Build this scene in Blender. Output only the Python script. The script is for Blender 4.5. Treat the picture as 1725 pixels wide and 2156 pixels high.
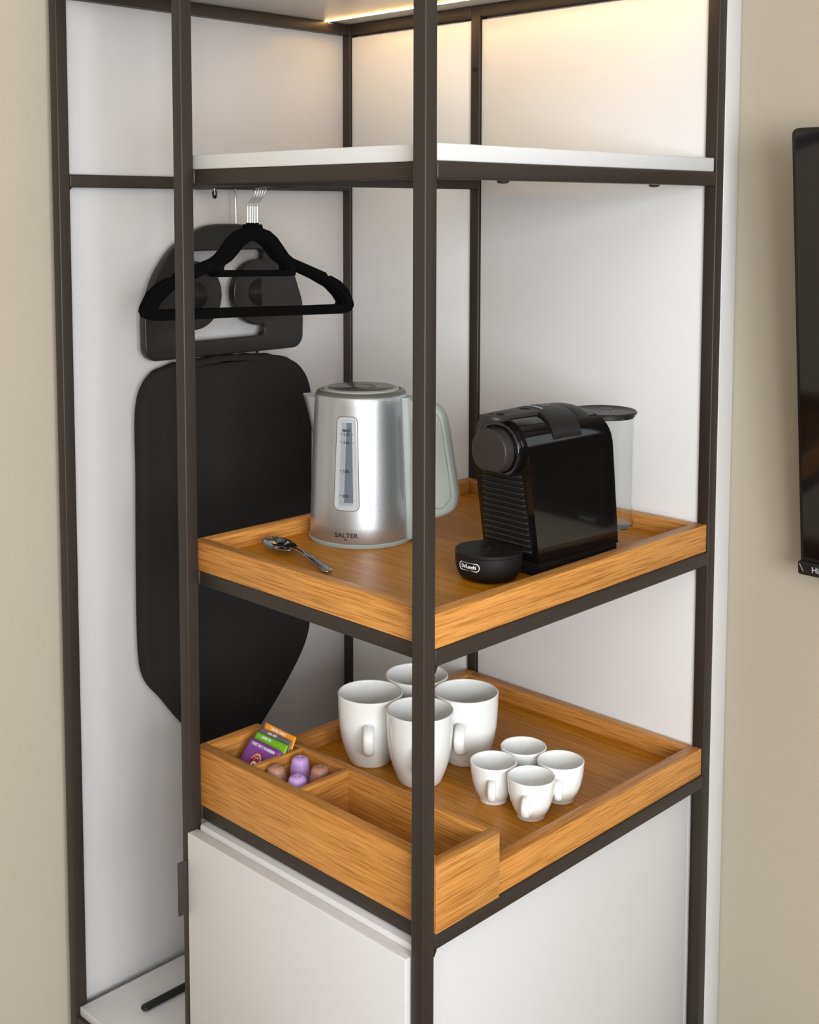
import bpy, bmesh, math, random
from mathutils import Vector, Matrix
random.seed(7)
PI = math.pi
scene = bpy.context.scene
COL = scene.collection
for _o in list(bpy.data.objects):
    bpy.data.objects.remove(_o)

# ------------------------------------------------------------------ camera
cam_d = bpy.data.cameras.new('camera')
cam = bpy.data.objects.new('camera', cam_d)
COL.objects.link(cam)
_yaw, _pit, _rol = math.radians(45.0988), math.radians(4.93974), math.radians(0.017256)
_f = Vector((-math.sin(_yaw)*math.cos(_pit), math.cos(_yaw)*math.cos(_pit), -math.sin(_pit)))
_r = Vector((math.cos(_yaw), math.sin(_yaw), 0.0))
_u = _r.cross(_f)
_r2 = _r*math.cos(_rol) + _u*math.sin(_rol)
_u2 = -_r*math.sin(_rol) + _u*math.cos(_rol)
CAM = Vector((0.95887, -1.02100, 1.49493))
m3 = Matrix((_r2, _u2, -_f)).transposed()
cam.matrix_world = Matrix.Translation(CAM) @ m3.to_4x4()
cam_d.sensor_fit = 'AUTO'
cam_d.sensor_width = 36.0
cam_d.lens = 2653.33*36.0/2156.0
cam_d.shift_x = 55.13/2156.0
cam_d.shift_y = -406.36/2156.0
cam_d.clip_start = 0.02
scene.camera = cam

# ------------------------------------------------------------------ light
scene.view_settings.view_transform = 'Standard'
scene.view_settings.look = 'None'
scene.view_settings.gamma = 1.0
scene.view_settings.use_curve_mapping = False
scene.view_settings.exposure = 0.20

world = bpy.data.worlds.new('world')
scene.world = world
world.use_nodes = True
world.node_tree.nodes['Background'].inputs[0].default_value = (0.80, 0.90, 1.0, 1)
world.node_tree.nodes['Background'].inputs[1].default_value = 1.0

# the room: x -0.813 .. 3.0, y -3.4 .. 0.677, z 0 .. 2.6
RX0, RX1, RY0, RY1, RZ1 = -0.8115, 3.0, -3.4, 0.677, 2.6
WY0, WY1, WZ0, WZ1 = -3.15, -0.70, 0.70, 2.30     # window opening in the right wall

def area(name, loc, rot, sx, sy, watts, col):
    d = bpy.data.lights.new(name, 'AREA')
    d.shape = 'RECTANGLE'; d.size = sx; d.size_y = sy; d.energy = watts; d.color = col
    o = bpy.data.objects.new(name, d); COL.objects.link(o)
    o.location = loc; o.rotation_euler = rot
    return o
area('daylight_window', (RX1+0.05, (WY0+WY1)/2, (WZ0+WZ1)/2), (0, math.radians(90), 0), WZ1-WZ0, WY1-WY0, 185, (0.94, 0.975, 1.0))
area('ceiling_fill_light', (1.2, -1.7, RZ1-0.06), (0, 0, 0), 1.0, 1.0, 5, (1.0, 0.96, 0.90))  # added fill light below the ceiling, no lamp fixture behind it

# ------------------------------------------------------------------ materials
MATS = {}
def srgb(r, g, b):
    f = lambda c: (c/255/12.92) if c/255 <= 0.04045 else ((c/255+0.055)/1.055)**2.4
    return (f(r), f(g), f(b), 1.0)
def pmat(name, col, rough=0.5, metal=0.0, spec=0.5, coat=0.0, bump=None, var=None, trans=0.0, ior=1.45):
    """Principled material; bump=(scale, strength[, stretch]); var=(scale, amount) soft colour variation."""
    m = bpy.data.materials.new(name); m.use_nodes = True
    nt = m.node_tree; N = nt.nodes; L = nt.links
    b = N['Principled BSDF']
    b.inputs['Base Color'].default_value = col
    b.inputs['Roughness'].default_value = rough
    b.inputs['Metallic'].default_value = metal
    b.inputs['Specular IOR Level'].default_value = spec
    b.inputs['Coat Weight'].default_value = coat
    b.inputs['Coat Roughness'].default_value = 0.05
    b.inputs['Transmission Weight'].default_value = trans
    b.inputs['IOR'].default_value = ior
    tc = N.new('ShaderNodeTexCoord')
    if var:
        n = N.new('ShaderNodeTexNoise'); n.inputs['Scale'].default_value = var[0]; n.inputs['Detail'].default_value = 3
        L.new(tc.outputs['Object'], n.inputs['Vector'])
        mr = N.new('ShaderNodeMapRange'); mr.inputs['To Min'].default_value = 1-var[1]; mr.inputs['To Max'].default_value = 1+var[1]
        L.new(n.outputs['Fac'], mr.inputs['Value'])
        mx = N.new('ShaderNodeMix'); mx.data_type = 'RGBA'; mx.blend_type = 'MULTIPLY'; mx.inputs[0].default_value = 1
        mx.inputs[6].default_value = col
        L.new(mr.outputs[0], mx.inputs[7]); L.new(mx.outputs[2], b.inputs['Base Color'])
    if bump:
        n = N.new('ShaderNodeTexNoise'); n.inputs['Scale'].default_value = bump[0]; n.inputs['Detail'].default_value = 2
        L.new(tc.outputs['Object'], n.inputs['Vector'])
        bp = N.new('ShaderNodeBump'); bp.inputs['Strength'].default_value = bump[1]; bp.inputs['Distance'].default_value = 0.001
        L.new(n.outputs['Fac'], bp.inputs['Height']); L.new(bp.outputs[0], b.inputs['Normal'])
    MATS[name] = m
    return m
def emat(name, col, strength):
    m = bpy.data.materials.new(name); m.use_nodes = True
    nt = m.node_tree; b = nt.nodes['Principled BSDF']
    b.inputs['Base Color'].default_value = col
    b.inputs['Emission Color'].default_value = col
    b.inputs['Emission Strength'].default_value = strength
    MATS[name] = m; return m
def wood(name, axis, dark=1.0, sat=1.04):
    """oak: fibres run along the given object axis"""
    m = bpy.data.materials.new(name); m.use_nodes = True
    nt = m.node_tree; N = nt.nodes; L = nt.links; b = N['Principled BSDF']
    tc = N.new('ShaderNodeTexCoord')
    oi = N.new('ShaderNodeObjectInfo')
    off = N.new('ShaderNodeVectorMath'); off.operation = 'SCALE'; off.inputs['Scale'].default_value = 7.3
    cb = N.new('ShaderNodeCombineXYZ')
    for k in range(3): L.new(oi.outputs['Random'], cb.inputs[k])
    L.new(cb.outputs[0], off.inputs[0])
    ad = N.new('ShaderNodeVectorMath'); ad.operation = 'ADD'
    L.new(tc.outputs['Object'], ad.inputs[0]); L.new(off.outputs[0], ad.inputs[1])
    def noise(along, across, detail, rough=0.5, dist=0.0):
        mp = N.new('ShaderNodeMapping')
        sc = [across]*3; sc['XYZ'.index(axis)] = along
        mp.inputs['Scale'].default_value = sc
        L.new(ad.outputs[0], mp.inputs['Vector'])
        n = N.new('ShaderNodeTexNoise'); n.inputs['Scale'].default_value = 1.0; n.inputs['Detail'].default_value = detail
        n.inputs['Roughness'].default_value = rough; n.inputs['Distortion'].default_value = dist
        L.new(mp.outputs[0], n.inputs['Vector'])
        return n
    fib = noise(13, 520, 3, 0.6, 0.2)
    cath = noise(2.4, 60, 3, 0.5, 1.4)
    big = noise(2.0, 9, 2, 0.5)
    def ramp(src, p0, c0, p1, c1):
        r = N.new('ShaderNodeValToRGB'); r.color_ramp.elements[0].position = p0; r.color_ramp.elements[1].position = p1
        r.color_ramp.elements[0].color = c0; r.color_ramp.elements[1].color = c1
        L.new(src.outputs['Fac'], r.inputs[0]); return r
    base = ramp(cath, 0.25, srgb(194, 134, 72), 0.75, srgb(216, 158, 94))
    f1 = ramp(fib, 0.36, (0.62, 0.55, 0.48, 1), 0.54, (1, 1, 1, 1))
    b1 = ramp(big, 0.3, (0.90, 0.88, 0.86, 1), 0.7, (1.04, 1.04, 1.04, 1))
    def mul(a, c):
        x = N.new('ShaderNodeMix'); x.data_type = 'RGBA'; x.blend_type = 'MULTIPLY'; x.inputs[0].default_value = 1
        L.new(a, x.inputs[6]); L.new(c, x.inputs[7]); return x.outputs[2]
    o1 = mul(base.outputs[0], f1.outputs[0]); o2 = mul(o1, b1.outputs[0])
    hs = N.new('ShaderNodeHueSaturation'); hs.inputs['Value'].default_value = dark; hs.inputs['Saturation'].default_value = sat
    L.new(o2, hs.inputs['Color'])
    L.new(hs.outputs[0], b.inputs['Base Color'])
    b.inputs['Roughness'].default_value = 0.42
    b.inputs['Specular IOR Level'].default_value = 0.35
    bp = N.new('ShaderNodeBump'); bp.inputs['Strength'].default_value = 0.25; bp.inputs['Distance'].default_value = 0.0006
    L.new(fib.outputs['Fac'], bp.inputs['Height']); L.new(bp.outputs[0], b.inputs['Normal'])
    MATS[name] = m; return m

pmat('wall_paint', srgb(178, 169, 154), 0.85, bump=(260, 0.35), var=(3, 0.02))
pmat('ceiling_paint', srgb(235, 233, 228), 0.9, var=(2, 0.01))
pmat('floor_carpet', srgb(120, 104, 88), 0.95, bump=(400, 0.5), var=(30, 0.15))
pmat('white_board', srgb(203, 202, 203), 0.38, bump=(700, 0.04), var=(4, 0.008))
pmat('white_gloss', srgb(224, 224, 225), 0.30, var=(4, 0.008))  # lighter than white_board: missing interior light is put into the colour
pmat('side_white_shaded', srgb(194, 192, 192), 0.40, bump=(700, 0.04), var=(4, 0.008))  # greyer copy of white_board, side panel's shade painted into the colour
pmat('shelf_white', srgb(208, 208, 209), 0.32, var=(4, 0.008))
pmat('steel', srgb(47, 40, 35), 0.44, spec=0.45, bump=(900, 0.06), var=(20, 0.04))
pmat('steel_dark', srgb(52, 45, 42), 0.45, bump=(900, 0.06), var=(20, 0.04))
pmat('black_hole', srgb(14, 13, 13), 0.6, var=(30, 0.05))
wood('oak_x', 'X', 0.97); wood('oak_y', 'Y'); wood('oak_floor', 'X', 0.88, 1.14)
pmat('porcelain', srgb(240, 242, 241), 0.07, spec=0.55, coat=0.3, var=(8, 0.004))
pmat('black_gloss', srgb(13, 12, 12), 0.10, spec=0.5, coat=0.5, var=(30, 0.05))
pmat('black_satin', srgb(30, 28, 27), 0.42, spec=0.4, bump=(1500, 0.06), var=(30, 0.05))
pmat('black_matte', srgb(22, 21, 21), 0.55, spec=0.35, bump=(1500, 0.08), var=(30, 0.05))
pmat('knob_matte', srgb(46, 42, 41), 0.45, spec=0.4, bump=(1800, 0.05), var=(30, 0.03))
pmat('slat_grey', srgb(58, 54, 51), 0.35, spec=0.5, var=(30, 0.05))
pmat('velvet', srgb(9, 9, 10), 0.95, spec=0.1, bump=(2500, 0.3), var=(80, 0.15))
pmat('board_cloth', srgb(34, 32, 31), 0.85, spec=0.25, bump=(1200, 0.6), var=(350, 0.22))
pmat('holder_plastic', srgb(31, 30, 29), 0.36, spec=0.45, bump=(1500, 0.05), var=(20, 0.04))
pmat('chrome', srgb(225, 228, 228), 0.10, metal=1.0, var=(60, 0.02))
pmat('spoon_steel', srgb(170, 168, 168), 0.08, metal=1.0, var=(30, 0.02))
pmat('kettle_grey', srgb(152, 158, 153), 0.36, spec=0.45, bump=(1500, 0.03), var=(20, 0.02))
pmat('kettle_dark', srgb(92, 88, 84), 0.30, spec=0.5, var=(20, 0.03))
pmat('kettle_lid', srgb(50, 46, 43), 0.22, spec=0.35, coat=0.0, var=(20, 0.03))
pmat('gauge_plastic', srgb(176, 180, 186), 0.14, spec=0.6, coat=0.5, var=(60, 0.03))
pmat('gauge_pane', srgb(150, 155, 162), 0.08, spec=0.6, coat=0.6, var=(90, 0.08))
pmat('gauge_water', srgb(92, 102, 116), 0.08, spec=0.6, coat=0.6, var=(60, 0.10))
pmat('ink_dark', srgb(58, 52, 52), 0.5, var=(60, 0.03))
pmat('ink_black', srgb(38, 35, 35), 0.5, var=(60, 0.03))
pmat('ink_white', srgb(238, 238, 240), 0.4, var=(60, 0.02))
pmat('ink_silver', srgb(196, 198, 202), 0.3, metal=0.3, var=(60, 0.03))
pmat('ink_grey', srgb(150, 146, 142), 0.4, var=(60, 0.03))
pmat('rubber', srgb(24, 23, 22), 0.6, bump=(900, 0.2), var=(40, 0.08))
pmat('foil_orange', srgb(240, 150, 30), 0.33, bump=(160, 0.5), var=(40, 0.06))
pmat('foil_grey', srgb(98, 100, 100), 0.33, bump=(160, 0.5), var=(40, 0.06))
pmat('foil_green', srgb(112, 176, 28), 0.33, bump=(160, 0.5), var=(40, 0.06))
pmat('foil_purple', srgb(128, 62, 150), 0.33, bump=(160, 0.5), var=(40, 0.06))
pmat('logo_red', srgb(168, 28, 34), 0.4, var=(40, 0.03))
pmat('capsule_lilac', srgb(190, 155, 215), 0.40, spec=0.5, var=(60, 0.03))
pmat('capsule_brown', srgb(172, 126, 104), 0.40, spec=0.5, var=(60, 0.03))
pmat('tank_clear', (0.93, 0.95, 0.95, 1), 0.03, trans=1.0, ior=1.25, var=(4, 0.01))
pmat('tv_screen', srgb(12, 11, 12), 0.10, spec=0.5, coat=0.3, var=(4, 0.05))
pmat('tv_bezel', srgb(26, 23, 22), 0.35, spec=0.5, var=(30, 0.05))
pmat('window_white', srgb(240, 240, 238), 0.4, var=(4, 0.01))
pmat('carpet_brown', srgb(120, 104, 88), 0.95, var=(30, 0.15))
emat('led_warm', (1.0, 0.62, 0.22, 1), 20.0)
# metal flake paint of the kettle
def kettle_metal():
    m = pmat('kettle_silver', srgb(192, 196, 201), 0.33, metal=0.85)
    nt = m.node_tree; N = nt.nodes; L = nt.links; b = N['Principled BSDF']
    tc = [n for n in N if n.type == 'TEX_COORD'][0]
    v = N.new('ShaderNodeTexVoronoi'); v.inputs['Scale'].default_value = 900
    L.new(tc.outputs['Object'], v.inputs['Vector'])
    bp = N.new('ShaderNodeBump'); bp.inputs['Strength'].default_value = 0.22; bp.inputs['Distance'].default_value = 0.0005
    L.new(v.outputs['Color'], bp.inputs['Height']); L.new(bp.outputs[0], b.inputs['Normal'])
kettle_metal()

# ------------------------------------------------------------------ helpers
def link(o, parent=None):
    COL.objects.link(o)
    if parent is not None: o.parent = parent
    return o
def tag(o, label=None, cat=None, group=None, kind=None):
    if label: o['label'] = label
    if cat: o['category'] = cat
    if group: o['group'] = group
    if kind: o['kind'] = kind
    return o
def thing(name, label, cat, loc=(0, 0, 0), rz=0.0, group=None):
    o = bpy.data.objects.new(name, None); o.empty_display_size = 0.02
    link(o); o.location = loc; o.rotation_euler = (0, 0, rz)
    return tag(o, label, cat, group)
def mesh_obj(name, bm, mat, parent=None, smooth=False, loc=None):
    me = bpy.data.meshes.new(name); bmesh.ops.recalc_face_normals(bm, faces=bm.faces[:]) ; bm.to_mesh(me); bm.free()
    if mat: me.materials.append(MATS[mat])
    if smooth:
        for p in me.polygons: p.use_smooth = True
    o = bpy.data.objects.new(name, me); link(o, parent)
    if loc is not None: o.location = loc
    return o
def auto_smooth(o, ang=40):
    me = o.data
    for p in me.polygons: p.use_smooth = True
    me.update()
    bm = bmesh.new(); bm.from_mesh(me)
    for e in bm.edges:
        if len(e.link_faces) == 2 and e.calc_face_angle(0) > math.radians(ang): e.smooth = False
    bm.to_mesh(me); bm.free()
    return o
def box(name, x0, x1, y0, y1, z0, z1, mat, parent=None, bev=0.0012, seg=2):
    """box from world bounds (parent, if any, is unrotated)"""
    c = Vector(((x0+x1)/2, (y0+y1)/2, (z0+z1)/2))
    bm = bmesh.new(); bmesh.ops.create_cube(bm, size=1.0)
    for v in bm.verts: v.co = Vector((v.co.x*(x1-x0), v.co.y*(y1-y0), v.co.z*(z1-z0)))
    if bev > 0:
        bmesh.ops.bevel(bm, geom=bm.edges[:], offset=bev, segments=seg, affect='EDGES', profile=0.5)
    o = mesh_obj(name, bm, mat, parent)
    o.location = c - (Vector(parent.location) if parent is not None else Vector((0, 0, 0)))
    if bev > 0: auto_smooth(o, 50)
    return o
def lathe_bm(prof, n=64, bm=None, cx=0, cy=0):
    bm = bm or bmesh.new(); rings = []
    for (r, z) in prof:
        if r < 1e-6: rings.append([bm.verts.new((cx, cy, z))])
        else: rings.append([bm.verts.new((cx+r*math.cos(2*PI*k/n), cy+r*math.sin(2*PI*k/n), z)) for k in range(n)])
    for a, b in zip(rings[:-1], rings[1:]):
        if len(a) == 1 and len(b) == 1: continue
        for k in range(n):
            j = (k+1) % n
            if len(a) == 1: bm.faces.new((a[0], b[k], b[j]))
            elif len(b) == 1: bm.faces.new((a[k], a[j], b[0]))
            else: bm.faces.new((a[k], a[j], b[j], b[k]))
    return bm
def lathe(name, prof, mat, parent=None, n=64, ang=35, loc=None):
    o = mesh_obj(name, lathe_bm(prof, n), mat, parent, loc=loc)
    return auto_smooth(o, ang)
def crom(pts, n=8, closed=False):
    """Catmull-Rom through points"""
    P = [Vector(p) for p in pts]; out = []; m = len(P)
    rng = range(m if closed else m-1)
    for i in rng:
        p1, p2 = P[i], P[(i+1) % m]
        p0 = P[i-1] if (closed or i > 0) else p1*2-p2
        p3 = P[(i+2) % m] if (closed or i+2 < m) else p2*2-p1
        for k in range(n):
            t = k/n
            out.append(0.5*((2*p1)+(p2-p0)*t+(2*p0-5*p1+4*p2-p3)*t*t+(3*p1-p0-3*p2+p3)*t**3))
    if not closed: out.append(P[-1])
    return out
def fillet(pts, n=6):
    """polygon of (x, y, radius) -> rounded outline"""
    out = []; m = len(pts)
    for i in range(m):
        p = Vector(pts[i][:2]); a = Vector(pts[i-1][:2])-p; b = Vector(pts[(i+1) % m][:2])-p
        r = pts[i][2] if len(pts[i]) > 2 else 0
        if r <= 0: out.append(p); continue
        a2, b2 = a.normalized(), b.normalized()
        ang = a2.angle(b2); d = min(r/math.tan(ang/2), 0.49*a.length, 0.49*b.length)
        r = d*math.tan(ang/2)
        c = p+(a2+b2).normalized()*(r/math.sin(ang/2))
        s = p+a2*d-c; e = p+b2*d-c
        a0 = math.atan2(s.y, s.x); a1 = math.atan2(e.y, e.x)
        da = (a1-a0+PI) % (2*PI)-PI
        for k in range(n+1): out.append(c+r*Vector((math.cos(a0+da*k/n), math.sin(a0+da*k/n))))
    return out
def tube_bm(path, rad, n=12, bm=None, flat=None, up=None, caps=True):
    """sweep; rad scalar or list; flat=(a,b) elliptical half axes, up: fixed side vector for axis a"""
    bm = bm or bmesh.new(); P = [Vector(p) for p in path]; rings = []
    prev = None
    for i, p in enumerate(P):
        t = (P[min(i+1, len(P)-1)]-P[max(i-1, 0)]).normalized()
        if up is not None: s = Vector(up)
        elif prev is not None: s = prev
        else: s = Vector((0, 0, 1)) if abs(t.z) < 0.9 else Vector((1, 0, 0))
        s = (s-t*s.dot(t)).normalized(); prev = s
        w = t.cross(s)
        r = rad[i] if isinstance(rad, (list, tuple)) else rad
        a, b = (flat if flat else (r, r))
        if flat and isinstance(rad, (list, tuple)): a, b = a*r, b*r
        rings.append([bm.verts.new(p+s*a*math.cos(2*PI*k/n)+w*b*math.sin(2*PI*k/n)) for k in range(n)])
    for A, B in zip(rings[:-1], rings[1:]):
        for k in range(n): bm.faces.new((A[k], A[(k+1) % n], B[(k+1) % n], B[k]))
    if caps:
        bm.faces.new(rings[0]); bm.faces.new(rings[-1])
    return bm
def curve_mesh(splines, depth, bev=0.0, bres=2):
    """filled 2D outline(s) (holes allowed) -> mesh data, extruded +-depth along z"""
    cu = bpy.data.curves.new('outline', 'CURVE'); cu.dimensions = '2D'; cu.fill_mode = 'BOTH'
    cu.extrude = max(depth-bev, 0); cu.bevel_depth = bev; cu.bevel_resolution = bres; cu.offset = -bev
    for pts in splines:
        s = cu.splines.new('POLY'); s.points.add(len(pts)-1)
        for k, p in enumerate(pts): s.points[k].co = (p[0], p[1], 0, 1)
        s.use_cyclic_u = True
    ob = bpy.data.objects.new('outline', cu); COL.objects.link(ob)
    dg = bpy.context.evaluated_depsgraph_get()
    me = bpy.data.meshes.new_from_object(ob.evaluated_get(dg))
    bpy.data.objects.remove(ob); bpy.data.curves.remove(cu)
    return me
def mesh_from(name, me, fn, mat, parent=None, ang=35):
    for v in me.vertices: v.co = fn(v.co)
    me.materials.clear(); me.materials.append(MATS[mat]); me.name = name
    o = bpy.data.objects.new(name, me); link(o, parent)
    bm = bmesh.new(); bm.from_mesh(me); bmesh.ops.remove_doubles(bm, verts=bm.verts[:], dist=1e-6)
    bmesh.ops.recalc_face_normals(bm, faces=bm.faces[:]); bm.to_mesh(me); bm.free()
    return auto_smooth(o, ang)
def text_mesh(body, size, bold=0.0, extrude=0.00015, spacing=1.0, align='CENTER', sx=1.0):
    cu = bpy.data.curves.new('txt', 'FONT'); cu.body = body; cu.size = size; cu.align_x = align; cu.align_y = 'CENTER'
    cu.extrude = extrude; cu.offset = bold; cu.space_character = spacing; cu.resolution_u = 3
    ob = bpy.data.objects.new('txt', cu); COL.objects.link(ob)
    dg = bpy.context.evaluated_depsgraph_get()
    me = bpy.data.meshes.new_from_object(ob.evaluated_get(dg))
    bpy.data.objects.remove(ob); bpy.data.curves.remove(cu)
    for v in me.vertices: v.co.x *= sx
    return me
def copy_tree(o, parent=None):
    c = o.copy(); COL.objects.link(c)
    if parent is not None: c.parent = parent
    for ch in list(o.children): copy_tree(ch, c)
    return c

# ------------------------------------------------------------------ dimensions (metres)
T = 0.020
W1, W2, D = 0.4739, 0.7928, 0.6359
Z_TOP, Z_SHELF, Z_T1, Z_T2, Z_BASE = 1.8388, 1.550, 0.9890, 0.6454, 0.1850
YF = 0.0221

# ------------------------------------------------------------------ room shell
def struct(o): o['kind'] = 'structure'; return o
struct(box('wall_back', RX0-0.1, RX1+0.1, RY1, RY1+0.1, 0, RZ1, 'wall_paint', bev=0))
struct(box('wall_left', RX0-0.1, RX0, RY0, RY1, 0, RZ1, 'wall_paint', bev=0))
struct(box('wall_front', RX0-0.1, RX1+0.1, RY0-0.1, RY0, 0, RZ1, 'wall_paint', bev=0))
def wall_right():
    bm = bmesh.new()
    def add(y0, y1, z0, z1):
        g = bmesh.ops.create_cube(bm, size=1.0)
        for v in g['verts']: v.co = Vector((RX1+0.05+v.co.x*0.1, (y0+y1)/2+v.co.y*(y1-y0), (z0+z1)/2+v.co.z*(z1-z0)))
    add(RY0, WY0, 0, RZ1); add(WY1, RY1, 0, RZ1); add(WY0, WY1, 0, WZ0); add(WY0, WY1, WZ1, RZ1)
    struct(mesh_obj('wall_right', bm, 'wall_paint'))
wall_right()
struct(box('floor', RX0-0.1, RX1+0.1, RY0-0.1, RY1+0.1, -0.1, 0, 'floor_carpet', bev=0))
struct(box('ceiling', RX0-0.1, RX1+0.1, RY0-0.1, RY1+0.1, RZ1, RZ1+0.1, 'ceiling_paint', bev=0))
win = bpy.data.objects.new('window_1', None); link(win); win.location = (RX1, (WY0+WY1)/2, WZ0); struct(win)
ymid = (WY0+WY1)/2
for (a, b, c, d) in ((WY0, WY1, WZ0, WZ0+0.06), (WY0, WY1, WZ1-0.06, WZ1), (WY0, WY0+0.06, WZ0+0.06, WZ1-0.06), (WY1-0.06, WY1, WZ0+0.06, WZ1-0.06), (ymid-0.05, ymid+0.05, WZ0+0.06, WZ1-0.06)):
    box('window_frame', RX1-0.01, RX1+0.04, a, b, c, d, 'window_white', win, 0.003)

# ------------------------------------------------------------------ steel frame
frame = thing('steel_frame', 'dark bronze square-tube steel frame holding trays, shelf and wardrobe panels', 'frame', (-0.40, 0.30, 0))
def bar(name, x0, x1, y0, y1, z0, z1): return box(name, x0, x1, y0, y1, z0, z1, 'steel', frame, 0.0022, 3)
posts = {'P0': (-T, 0, 0, T), 'P1': (-W1, -W1+T, 0, T), 'P2': (-W2, -W2+T, 0, T),
         'P3': (-T, 0, D-T, D), 'P4': (-W1, -W1+T, D-T, D), 'P5': (-W2, -W2+T, D-T, D)}
for k, (a, b, c, d) in posts.items():
    o = bar('post', a, b, c, d, 0.0, Z_TOP)
    if k == 'P4':
        hb = bmesh.new(); bmesh.ops.create_cone(hb, cap_ends=True, segments=20, radius1=0.0046, radius2=0.0046, depth=0.0012, matrix=Matrix.Rotation(PI/2, 4, 'X'))
        h = mesh_obj('bolt_hole', hb, 'black_hole', o); h.location = (-0.0004, -0.0102, 1.7317-Z_TOP/2)
for z in (Z_TOP, Z_SHELF, Z_T1, Z_T2, Z_BASE):
    bar('side_rail', -T, 0, T, D-T, z-T, z)                       # right side, flush
    if z != Z_TOP: bar('side_rail', -W1, -W1+T, T, D-T, z-T, z)   # between the bays
    if z != Z_TOP and z != Z_BASE:
        bar('front_rail', -W1+T, -T, YF, YF+T, z-T, z)            # set back behind the posts
for z in (Z_TOP, Z_SHELF, Z_BASE):
    bar('wall_rail', -W2, -W2+T, T, D-T, z-T, z)
for z in (Z_TOP, Z_BASE):
    bar('back_rail', -W2+T, -W1, D-T, D, z-T, z); bar('back_rail', -W1+T, -T, D-T, D, z-T, z)
    bar('front_rail', -W2+T, -W1, 0, T, z-T, z)
bar('front_rail', -W1+T, -T, 0, T, Z_TOP-T, Z_TOP); bar('front_rail', -W1+T, -T, 0, T, Z_BASE-T, Z_BASE)

# small weld fillets at the joints that show
def gusset(name, pts, x0, x1, axis):
    bm = bmesh.new(); vs = []
    for s in (x0, x1):
        vs.append([bm.verts.new((s, p[0], p[1]) if axis == 'X' else (p[0], s, p[1])) for p in pts])
    bm.faces.new(vs[0]); bm.faces.new(vs[1][::-1])
    n = len(pts)
    for k in range(n): bm.faces.new((vs[0][k], vs[0][(k+1) % n], vs[1][(k+1) % n], vs[1][k]))
    o = mesh_obj(name, bm, 'steel', frame); o.location = -Vector(frame.location); return o
for z in (Z_T1, Z_T2):
    gusset('weld_fillet', ((T, z-T), (T+0.0045, z-T), (T, z-T-0.0075)), -T+0.001, -0.0004, 'X')
gusset('weld_fillet', ((T, Z_SHELF-T), (T+0.004, Z_SHELF-T), (T, Z_SHELF-T-0.004)), -W2+0.001, -W2+T-0.0004, 'X')

# ------------------------------------------------------------------ boards and panels
def part_thing(o, label, cat, group=None): return tag(o, label, cat, group)
part_thing(box('top_board', -W2, 0, 0, D, Z_TOP, Z_TOP+0.02, 'white_gloss'), 'white top board with a warm light strip under it', 'board')
part_thing(box('left_panel', -W2-0.018, -W2, T+0.0005, D, 0.0, Z_TOP, 'side_white_shaded'), 'white wardrobe side panel behind the hanging ironing board', 'panel')
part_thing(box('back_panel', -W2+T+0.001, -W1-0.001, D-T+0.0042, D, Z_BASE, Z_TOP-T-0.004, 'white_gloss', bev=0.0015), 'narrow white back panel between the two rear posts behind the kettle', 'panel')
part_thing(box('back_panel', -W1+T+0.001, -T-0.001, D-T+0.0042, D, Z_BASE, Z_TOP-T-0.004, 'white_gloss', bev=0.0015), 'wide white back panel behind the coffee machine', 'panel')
part_thing(box('backing_board', -W2, 0.0, D+0.0003, RY1-0.0012, 0.0, Z_TOP+0.25, 'white_board', bev=0.001), 'tall thick white backing board between the frame and the beige wall', 'board')
shelf = thing('upper_shelf', 'white shelf board resting on the frame above the kettle', 'shelf', (-0.235, 0.31, Z_SHELF))
box('board', -W1+0.002, -0.0015, YF, D-T-0.005, Z_SHELF+0.0002, Z_SHELF+0.0200, 'shelf_white', shelf, 0.0015)
for (x, y) in ((-0.030, 0.17), (-0.030, 0.50)):
    sb = bmesh.new(); bmesh.ops.create_uvsphere(sb, u_segments=16, v_segments=8, radius=0.008)
    for v in sb.verts: v.co.z *= 0.35
    s = mesh_obj('screw_cap', sb, 'steel_dark', shelf, True); s.location = Vector((x, y, Z_SHELF-T-0.0005))-Vector(shelf.location)

led = box('led_strip', -0.780, -0.025, 0.5545, 0.5630, Z_TOP-0.0007, Z_TOP-0.0001, 'led_warm', None, 0)
part_thing(led, 'glowing warm white light strip under the top board', 'light')
part_thing(box('strip_clip', -0.7775, -0.7725, 0.5632, 0.5740, Z_TOP-0.004, Z_TOP-0.0002, 'chrome', None, 0.0005), 'tiny metal clip at the end of the light strip', 'clip')

base = part_thing(box('wardrobe_base', -W2+T+0.0005, -W1-0.0005, 0.006, D-T-0.002, Z_BASE+0.0002, Z_BASE+0.0150, 'white_board', None, 0.0012), 'white base board at the bottom of the wardrobe', 'board')
rb = bmesh.new()
tube_bm([(0, y, 0) for y in (0.0, 0.46)], 1, 24, rb, flat=(0.0045, 0.0082), up=(0, 0, 1))
ro = mesh_obj('strip', rb, 'rubber'); ro.name = 'rubber_strip'; ro.location = (-0.690, 0.078, Z_BASE+0.0150+0.0044)
auto_smooth(ro, 50)
eb = lathe_bm([(0.0, 0.0045), (0.004, 0.004), (0.0070, 0.0024), (0.0082, 0.0), (0.007, -0.0024), (0.0, -0.0045)], 24)
eo = mesh_obj('rounded_end', eb, 'rubber', ro, True)
tag(ro, 'black rubber strip lying on the white wardrobe base board', 'strip')

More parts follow.
